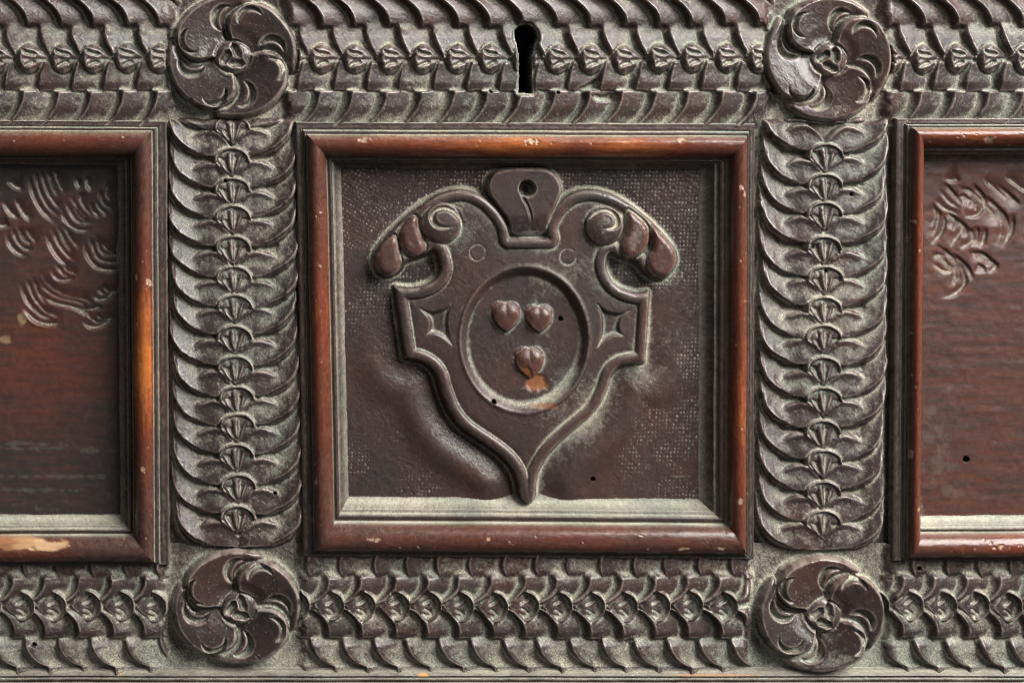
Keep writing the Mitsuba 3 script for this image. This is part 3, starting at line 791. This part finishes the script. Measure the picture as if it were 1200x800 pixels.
def side_panel(x0, x1, y0, y1, name, cuts, left, step, seed):
    F = Field(x0, y0, x1, y1, step, G - 1, name, 0.06)
    X, Y = F.X, F.Y
    F.cut, F.cut_dust = np.zeros(X.shape), (0.32 if left else 0.42)
    cuts = [q for c in cuts for q in ([c] if len(c) < 4 else [[(x + (13 if left else -11), y - 9) for x, y in c[:-1]], [(x + (7 if left else -6.5), y - 5.5) for x, y in c[:-1]], c])]
    for c in cuts:
        F.scoop(c, 20.0, 3.8)
    F.H -= F.cut
    F.polish -= 0.1
    # a shallow sunk bed under the worn carving, long grain across the board
    F.H += 0.9 * (nz(X / 6, Y, 7, seed, 3) - 0.5) + 1.0 * (nz(X, Y, 90, seed + 2) - 0.5)
    gr = nz(X / 9, Y, 3.0, seed + 4, 3)
    F.red += (0.14 if left else 0.30) + 0.8 * (gr - 0.5)
    if left:
        F.red += 0.35 * np.exp(-(((X - 40) / 70) ** 2 + ((Y - 420) / 70) ** 2)) - 0.16 * sstep(480, 560, Y) - 0.15 * sstep(100, 150, X) - 0.25 * sstep(260, 190, Y)
        for cx, cy, l, s in ((60, 527, 70, 1), (30, 522, 40, 2), (110, 530, 30, 3), (80, 560, 70, 4), (40, 576, 60, 5)):
            F.stain(cx, cy, l, 2.4, DUST2 * 0.5, 0.1, 50 + s, 2.0, 0.22)
        F.stain(25, 376, 8, 13, [0.16, 0.105, 0.06], 0.3, 61, 1.0)
        F.stain(5, 399, 9, 6, [0.16, 0.105, 0.06], 0.3, 62, 1.0)
        F.dust += 0.36 * sstep(470, 600, Y)
    else:
        for cx, cy, rx, ry, s in ((1117, 455, 8, 4, 1), (1100, 510, 18, 16, 2), (1108, 545, 22, 20, 3), (1096, 480, 10, 12, 4), (1120, 578, 20, 8, 5)):
            F.stain(cx, cy, rx, ry, DUST * 0.42, 0.0, 70 + s, 1.8, 0.16)
        F.dust += 0.55 * sstep(1096, 1078, X) * sstep(480, 590, Y) + 0.18 * sstep(540, 600, Y) + 0.10 * sstep(1150, 1080, X)
        F.worm(1138, 540, 3.2)
    F.dust -= 0.50 if left else 0.40
    F.finish(0.9, 0.16, seed, 0.8, 0.0, mottle=0.55, abrasion=0.3)
    return F

F = side_panel(-62, 160, 170, 620, CH + '__panel_001', LEFT_G, True, 1.0, 71)
F.emit()
F = side_panel(1064, 1262, 166, 622, CH + '__panel_002', RIGHT_G, False, 1.0, 72)
F.emit()
labels[CH + '__panel_001'] = {'label': 'left panel of dark red brown wood with worn crescent carving'}
labels[CH + '__panel_002'] = {'label': 'right panel of redder wood with worn carving at its top'}

# ------------------------------------------------------------------ panel mouldings
def torus(d0, d1, h0, h1, top, n=20):
    t = np.linspace(0, np.pi, n)
    d = (d0 + d1) / 2 - (d1 - d0) / 2 * np.cos(t)
    base = h0 + (h1 - h0) * (d - d0) / (d1 - d0)
    return [(a, b + (top - (h0 + h1) / 2) * math.sin(q)) for a, b, q in zip(d, base, t)]

PROFILE = [(0, -12), (0, 3), (0.2, 8.2), (1.0, 9.5), (2.5, 9.8), (5, 9.6), (7.5, 9.8), (8.4, 9.4), (8.8, 8.2), (9.4, 8.2), (10.2, 12), (11, 13.2), (12.6, 13.6), (13.6, 13.2), (14.2, 12.2)] + \
    torus(14.8, 39.0, 12.4, 8.0, 25.5, 22) + [(39.5, 6.4), (40.0, 6.0), (40.6, 7.2), (41.6, 8.4), (42.8, 8.4), (43.8, 7.2), (44.3, 4.4), (44.8, 2.6), (45.6, 2.4), (46.6, 2.2), (47.0, 0.2), (47.4, -1.2), (48.2, -3.2), (49.2, -6.0), (50.4, -8.8), (52, -11.4), (54, -13.4), (57, -15.5)]

def dense_profile(p, maxlen=1.2):
    out = [p[0]]
    for a, b in zip(p[:-1], p[1:]):
        n = max(1, int(math.ceil(math.hypot(b[0] - a[0], b[1] - a[1]) / maxlen)))
        out += [(a[0] + (b[0] - a[0]) * k / n, a[1] + (b[1] - a[1]) * k / n) for k in range(1, n + 1)]
    return np.array(out)

PR = dense_profile(PROFILE)

def moulding(name, A, B, inA, inB, seed, red_at, chips, step=1.4, bare=()):
    """One bar of a mitred frame from corner A to corner B (outer edge, photograph units); inA(d), inB(d): the way along the mitres for profile width d."""
    A, B = np.array(A, float), np.array(B, float)
    L = np.hypot(*(B - A))
    n = int(L / step) + 1
    t = np.linspace(0, 1, n)[:, None]
    d, h = PR[:, 0][None], PR[:, 1][None]
    (ax, ay), (bx, by) = inA(PR[:, 0]), inB(PR[:, 0])
    x = (A[0] + ax[None]) * (1 - t) + (B[0] + bx[None]) * t
    y = (A[1] + ay[None]) * (1 - t) + (B[1] + by[None]) * t
    along = t * L
    al = along + 0 * d
    dd = d + 0 * t
    wob = 1.1 * (nz(al, dd * 0.15, 70, seed) - 0.5)
    nrm = np.array([-(B - A)[1], (B - A)[0]]) / L
    x, y = x + nrm[0] * wob, y + nrm[1] * wob
    hh = h + 0 * t + 1.2 * (nz(al, dd * 0.4, 40, seed + 1) - 0.5) + 0.5 * (nz(al * 0.5, dd * 2.0, 5, seed + 2) - 0.5) + 0.14 * (np.random.default_rng(seed).random(x.shape) - 0.5)
    onroll = sstep(13, 18, dd) * sstep(41, 37, dd)
    n2 = nz(al, dd * 1.5, 4, seed + 3, 2)
    n3 = np.random.default_rng(seed + 9).random(x.shape)
    gn = nz(al * 0.12, dd * 1.6, 3.0, seed + 4, 3)
    red = np.clip(red_at(x, y) * (0.15 + 0.85 * onroll) + 0.7 * (gn - 0.5) * onroll + 0.30 * (nz(al, dd, 22, seed + 6) - 0.5), 0, 1.6)
    col = DARK * (1 - np.minimum(red, 1)[..., None]) + RED * np.minimum(red, 1)[..., None]
    hot = np.clip(red - 1, 0, 1)[..., None] / 0.6
    col = col * (1 - hot) + np.array([0.32, 0.092, 0.018]) * hot
    col = col * (0.7 + 0.6 * n2[..., None])
    chipm = np.zeros(x.shape)
    for cx, cy, rx, ry in chips:
        q = np.hypot((x - cx) / rx, (y - cy) / ry) + 2.6 * (nz(x, y, 3.5, seed + int(cx) % 50, 3) - 0.42)
        m = sstep(1.0, 0.7, q)
        hh = hh - 0.9 * m
        chipm = np.maximum(chipm, m)
    P = at(x, y)
    P[..., 1] -= hh * S
    N = np.cross(np.gradient(P, axis=0), np.gradient(P, axis=1))
    N /= np.linalg.norm(N, axis=-1, keepdims=True) + 1e-20
    if N[..., 1].mean() > 0:
        N = -N
    hp = np.array([q for q in PR[:, 1]])
    cav = gaussian_filter(hh, (0, 3.0)) - hh
    groove = np.exp(-((dd - 9.1) / 1.2) ** 2) + np.exp(-((dd - 14.4) / 0.8) ** 2) + 0.9 * np.exp(-((dd - 39.8) / 1.0) ** 2) + 0.8 * np.exp(-((dd - 45.6) / 1.1) ** 2) + 0.6 * np.exp(-((dd - 52) / 3) ** 2) + 0.5 * np.exp(-((dd - 0.5) / 0.8) ** 2)
    up = np.clip(N[..., 2], -1, 1)
    dust = 0.62 * groove * (0.12 + 1.0 * np.clip(up + 0.35, 0, 1)) + 0.62 * np.clip(up - 0.25, 0, 1) * (1 - 0.45 * onroll) * (1 - 0.75 * sstep(19, 23, dd) * sstep(40, 36, dd) ) + 0.25 * np.clip(cav, -0.5, 1.5) * (1 - onroll) + 0.08 * (1 - onroll)
    dust = dust * (0.65 + 0.7 * nz(al, dd, 34, seed + 7, 2)) + 0.30 * (n2 - 0.5) * (1 - 0.7 * onroll) + 0.12 * (n3 - 0.5)
    dust = np.clip(dust, 0, 1)
    gm = sstep(0.35, 0.7, nz(x, y, 60, 31 + seed, 2))[..., None]
    dc = (DUST * 1.12 * (1 - gm) + DUST2 * gm) * (0.75 + 0.5 * n3[..., None])
    col = col * (1 - dust[..., None]) + dc * dust[..., None]
    for cx, cy, rx, ry, c in bare:
        q = np.hypot((x - cx) / rx, (y - cy) / ry) + 0.9 * (nz(al * 0.3, dd, 7, seed + 40, 3) - 0.5) * 2
        m = (sstep(1.0, 0.6, q) * onroll)[..., None]
        col = col * (1 - m) + m * np.array(c) * (0.55 + 0.9 * gn[..., None])
    cm = chipm[..., None]
    col = col * (1 - 0.85 * cm) + 0.85 * cm * np.array([0.30, 0.20, 0.13]) * (0.6 + 0.8 * n3[..., None])
    idx = np.arange(n * len(PR)).reshape(n, len(PR))
    a, b, c, e = idx[:-1, :-1].ravel(), idx[:-1, 1:].ravel(), idx[1:, 1:].ravel(), idx[1:, :-1].ravel()
    Fc = np.vstack([np.stack([a, b, c], 1), np.stack([a, c, e], 1)])
    uv = np.stack([np.clip(dust + 0.5 * chipm, 0, 1).ravel(), (onroll * 1.0).ravel()], 1)
    path = meshkit.write_ply((P.reshape(-1, 3), Fc), True, uv, np.clip(col, 0.003, 0.8).reshape(-1, 3), normals=N.reshape(-1, 3))
    scene[key_for(name)] = {'type': 'ply', 'filename': path, 'face_normals': False, 'bsdf': {'type': 'ref', 'id': 'old_wood'}}

def blob(*bs):
    def f(x, y):
        o = 0
        for base, cx, cy, sx, sy, a in bs:
            o = o + base + a * np.exp(-((x - cx) / sx) ** 2 - ((y - cy) / sy) ** 2)
        return o
    return f

def frame(name, TL, TR, BR, BL, reds, chips, seed, spread, bare=((), (), (), ()), step=1.4):
    """TL.. outer corners; reds, chips, bare wood and spread (where the roll starts and ends, and the width) per side in the order top, right, bottom, left."""
    c = [np.array(p, float) for p in (TL, TR, BR, BL)]
    f = [(lambda d, k=k: np.interp(d, [0, 14.8, 39.0, 54.0, 57.0], [0, k[0], k[1], k[2], k[2] + 3.5])) for k in spread]
    ins = [lambda d: (f[3](d), f[0](d)), lambda d: (-f[1](d), f[0](d)), lambda d: (-f[1](d), -f[2](d)), lambda d: (f[3](d), -f[2](d))]
    for k in range(4):
        moulding(name + '__moulding', c[k], c[(k + 1) % 4], ins[k], ins[(k + 1) % 4], seed + 10 * k, reds[k], chips[k], step=step, bare=bare[k])

rr = np.random.default_rng(99)
def specks(x0, y0, x1, y1, n, s=1.0):
    return [(rr.uniform(x0, x1), rr.uniform(y0, y1), s * rr.uniform(0.8, 2.2), s * rr.uniform(0.7, 1.8)) for _ in range(n)]

frame(CH + '__panel_frame', (346, 143), (882, 145), (881, 653), (355, 650),
      [blob((0.60, 600, 170, 70, 60, 0.75), (0, 740, 172, 70, 60, 0.6), (0, 480, 172, 60, 60, .4)), blob((0.55, 865, 480, 40, 120, 0.55), (0, 865, 330, 40, 60, .2)), blob((0.38, 640, 630, 120, 60, 0.15)), blob((0.35, 372, 380, 40, 130, 0.65))],
      [specks(430, 160, 850, 176, 7) + [(426, 165, 8, 4), (620, 166, 9, 3), (793, 165, 7, 3)], specks(856, 200, 872, 640, 14) + [(862, 218, 4, 4), (866, 228, 2, 7), (861, 583, 3, 4)], specks(380, 618, 860, 638, 16) + [(437, 627, 9, 3), (796, 637, 9, 3), (570, 626, 4, 3), (840, 637, 9, 2)], specks(364, 200, 378, 630, 10) + [(370, 559, 4, 8)]], 100, ((15, 41, 54), (11, 31, 60), (7, 40, 67), (13, 36, 55)))
frame(CH + '__panel_frame_001', (-345, 140), (196, 142), (199, 660), (-345, 660),
      [blob((0.42, 60, 165, 80, 60, 0.4)), blob((0.30, 170, 420, 40, 115, 1.25)), blob((0.25, 20, 630, 60, 40, 0.5)), blob((0.4, 0, 0, 1, 1, 0))],
      [specks(0, 155, 180, 175, 5), specks(160, 200, 182, 640, 8) + [(176, 329, 5, 5), (162, 325, 2, 8), (169, 544, 4, 5)], specks(0, 625, 160, 640, 5) + [(42, 637, 5, 4)], []], 150, ((12, 42, 50), (17, 41, 58), (5, 35, 54), (13, 36, 55)),
      bare=((), (), ((30, 632, 50, 9, (0.34, 0.20, 0.10)), (62, 634, 22, 7, (0.40, 0.25, 0.14)), (0, 632, 30, 10, (0.22, 0.10, 0.05))), ()))
frame(CH + '__panel_frame_002', (1046, 139), (1580, 139), (1580, 654), (1042, 655),
      [blob((0.75, 1130, 160, 60, 50, 0.35)), blob((0.6, 0, 0, 1, 1, 0)), blob((0.55, 1190, 635, 60, 50, 0.4)), blob((0.75, 1068, 300, 50, 140, 0.2))],
      [specks(1070, 152, 1200, 172, 8) + [(1150, 165, 9, 4), (1119, 160, 2, 2)], [], specks(1080, 628, 1200, 645, 8) + [(1161, 636, 9, 3)], specks(1058, 200, 1074, 640, 14) + [(1062, 259, 4, 4), (1060, 530, 3, 8), (1068, 592, 4, 3)]], 200, ((11, 33, 50), (11, 31, 62), (5, 33, 48), (16, 31, 40)))
labels[CH + '__panel_frame'] = {'label': 'mitred moulding round the central panel'}
labels[CH + '__panel_frame_001'] = {'label': 'mitred moulding of the left panel, its upright worn to orange wood'}
labels[CH + '__panel_frame_001__moulding_001'] = {'label': 'upright moulding worn to bright orange wood in its middle'}
labels[CH + '__panel_frame_001__moulding_002'] = {'label': 'lower moulding with a pale bare patch of wood'}
labels[CH + '__panel_frame_002'] = {'label': 'reddish mitred moulding of the right panel'}

# ------------------------------------------------------------------ base moulding along the foot of the front
def strip(name, x0, x1, prof, seed, step=2.0):
    """A straight moulding along the chest; prof: (py, h) from top to bottom."""
    p = dense_profile(prof, 1.0)
    n = int((x1 - x0) / step) + 1
    x = np.linspace(x0, x1, n)[:, None] + 0 * p[:, 0][None]
    y = p[:, 0][None] + 0 * x + 0.9 * (nz(x, 0 * x, 90, seed) - 0.5)
    hh = p[:, 1][None] + 0 * x + 0.9 * (nz(x, y, 24, seed + 1) - 0.5) + 0.3 * (nz(x * .3, y * 2, 4, seed + 2) - 0.5)
    P = at(x, y)
    P[..., 1] -= hh * S
    N = np.cross(np.gradient(P, axis=0), np.gradient(P, axis=1))
    N /= np.linalg.norm(N, axis=-1, keepdims=True) + 1e-20
    if N[..., 1].mean() > 0:
        N = -N
    n2, n3 = nz(x * 0.3, y, 4, seed + 3, 2), np.random.default_rng(seed).random(x.shape)
    dust = np.clip(0.75 * np.clip(N[..., 2] - 0.15, 0, 1) + 0.10 + 0.5 * (n2 - 0.5) + 0.5 * (nz(x, y, 40, seed + 4) - 0.5), 0, 1)
    col = DARK * (0.8 + 0.8 * n2[..., None])
    col = col * (1 - dust[..., None]) + DUST * (0.75 + 0.5 * n3[..., None]) * dust[..., None]
    for cx, cy, rx, ry, c in ((494, 789, 8, 3, (0.45, 0.22, 0.07)), (140, 788, 5, 2, (0.3, 0.2, 0.1)), (835, 789, 60, 2, (0.25, 0.14, 0.07))):
        m = sstep(1.0, 0.6, np.hypot((x - cx) / rx, (y - cy) / ry) + 0.8 * (nz(x, y, 5, seed + 9) - 0.5))[..., None]
        col = col * (1 - m) + m * np.array(c)
    idx = np.arange(x.size).reshape(x.shape)
    a, b, c, e = idx[:-1, :-1].ravel(), idx[:-1, 1:].ravel(), idx[1:, 1:].ravel(), idx[1:, :-1].ravel()
    path = meshkit.write_ply((P.reshape(-1, 3), np.vstack([np.stack([a, b, c], 1), np.stack([a, c, e], 1)])), True, np.stack([dust.ravel(), 0 * dust.ravel()], 1), np.clip(col, 0.003, .8).reshape(-1, 3), normals=N.reshape(-1, 3))
    scene[key_for(name)] = {'type': 'ply', 'filename': path, 'face_normals': False, 'bsdf': {'type': 'ref', 'id': 'old_wood'}}

strip(CH + '__base_moulding', -520, 1740, [(780, -6), (782, 0), (784, 1.5), (786.0, 4.5), (788.5, 6.5), (790, 7.4), (790.6, 5.4), (791.4, 4.6), (792.2, 6.6), (793.6, 7.6), (795.4, 7.4), (796.0, 5.6), (796.8, 5.6), (797.6, 7.6), (799, 9), (801, 12), (806, 18), (814, 22), (824, 23), (834, 20), (840, 16), (842, 10), (900, 10), (902, -12)], 300)
labels[CH + '__base_moulding'] = {'label': 'dusty stepped moulding along the foot of the front'}

# ------------------------------------------------------------------ what lies outside the picture: the rest of the front, and the box behind it
for x0, x1 in ((-500, -58), (1258, 1720)):
    for FF in (top_rail(x0, x1, 2.6, False), bottom_rail(x0, x1, 2.6, False)):
        FF.own[:] = 0
        FF.names[0] = CH + '__carved_rail_end'
        FF.emit()
for cx, nm in ((-420, 81), (1655, 82)):
    FF = stile(cx - 78, cx + 78, 2.6, CH + '__stile', nm, lambda y, c=cx: c, 150, 35.0, 14, 74)
    FF.own[:] = 0
    FF.names[0] = CH + '__carved_stile_end'
    FF.emit(keep=(FF.Y > 138) & (FF.Y < 648))
FF = side_panel(-302, -60, 170, 620, CH + '__panel_end', [], True, 2.6, 73); FF.emit()
FF = side_panel(1260, 1540, 166, 622, CH + '__panel_end', [], False, 2.6, 74); FF.emit()

def boxm(name, x0, x1, y0, y1, h0, h1, col):
    import trimesh
    a, b = at(x0, y1), at(x1, y0)
    m = trimesh.creation.box(bounds=[[a[0], -h1 * S, a[2]], [b[0], -h0 * S, b[2]]])
    m = m.subdivide().subdivide()
    v = np.array(m.vertices)
    c = np.tile(np.array(col), (len(v), 1)) * (0.7 + 0.6 * nz(v[:, 0] / S, v[:, 2] / S, 80, 3)[:, None])
    scene[key_for(name)] = mikit.ply(m, 'old_wood', False, uv=np.full((len(v), 2), 0.2), color=c)

boxm(CH + '__body', -500, 1720, -36, 900, -1000, -66, DARK)
for x0, x1 in ((-520, -500), (1720, 1740)):
    boxm(CH + '__side_board', x0, x1, -36, 900, -1000, 2, DARK)
boxm(CH + '__lid', -530, 1750, -80, -38, -1010, 6, DARK * 1.3)
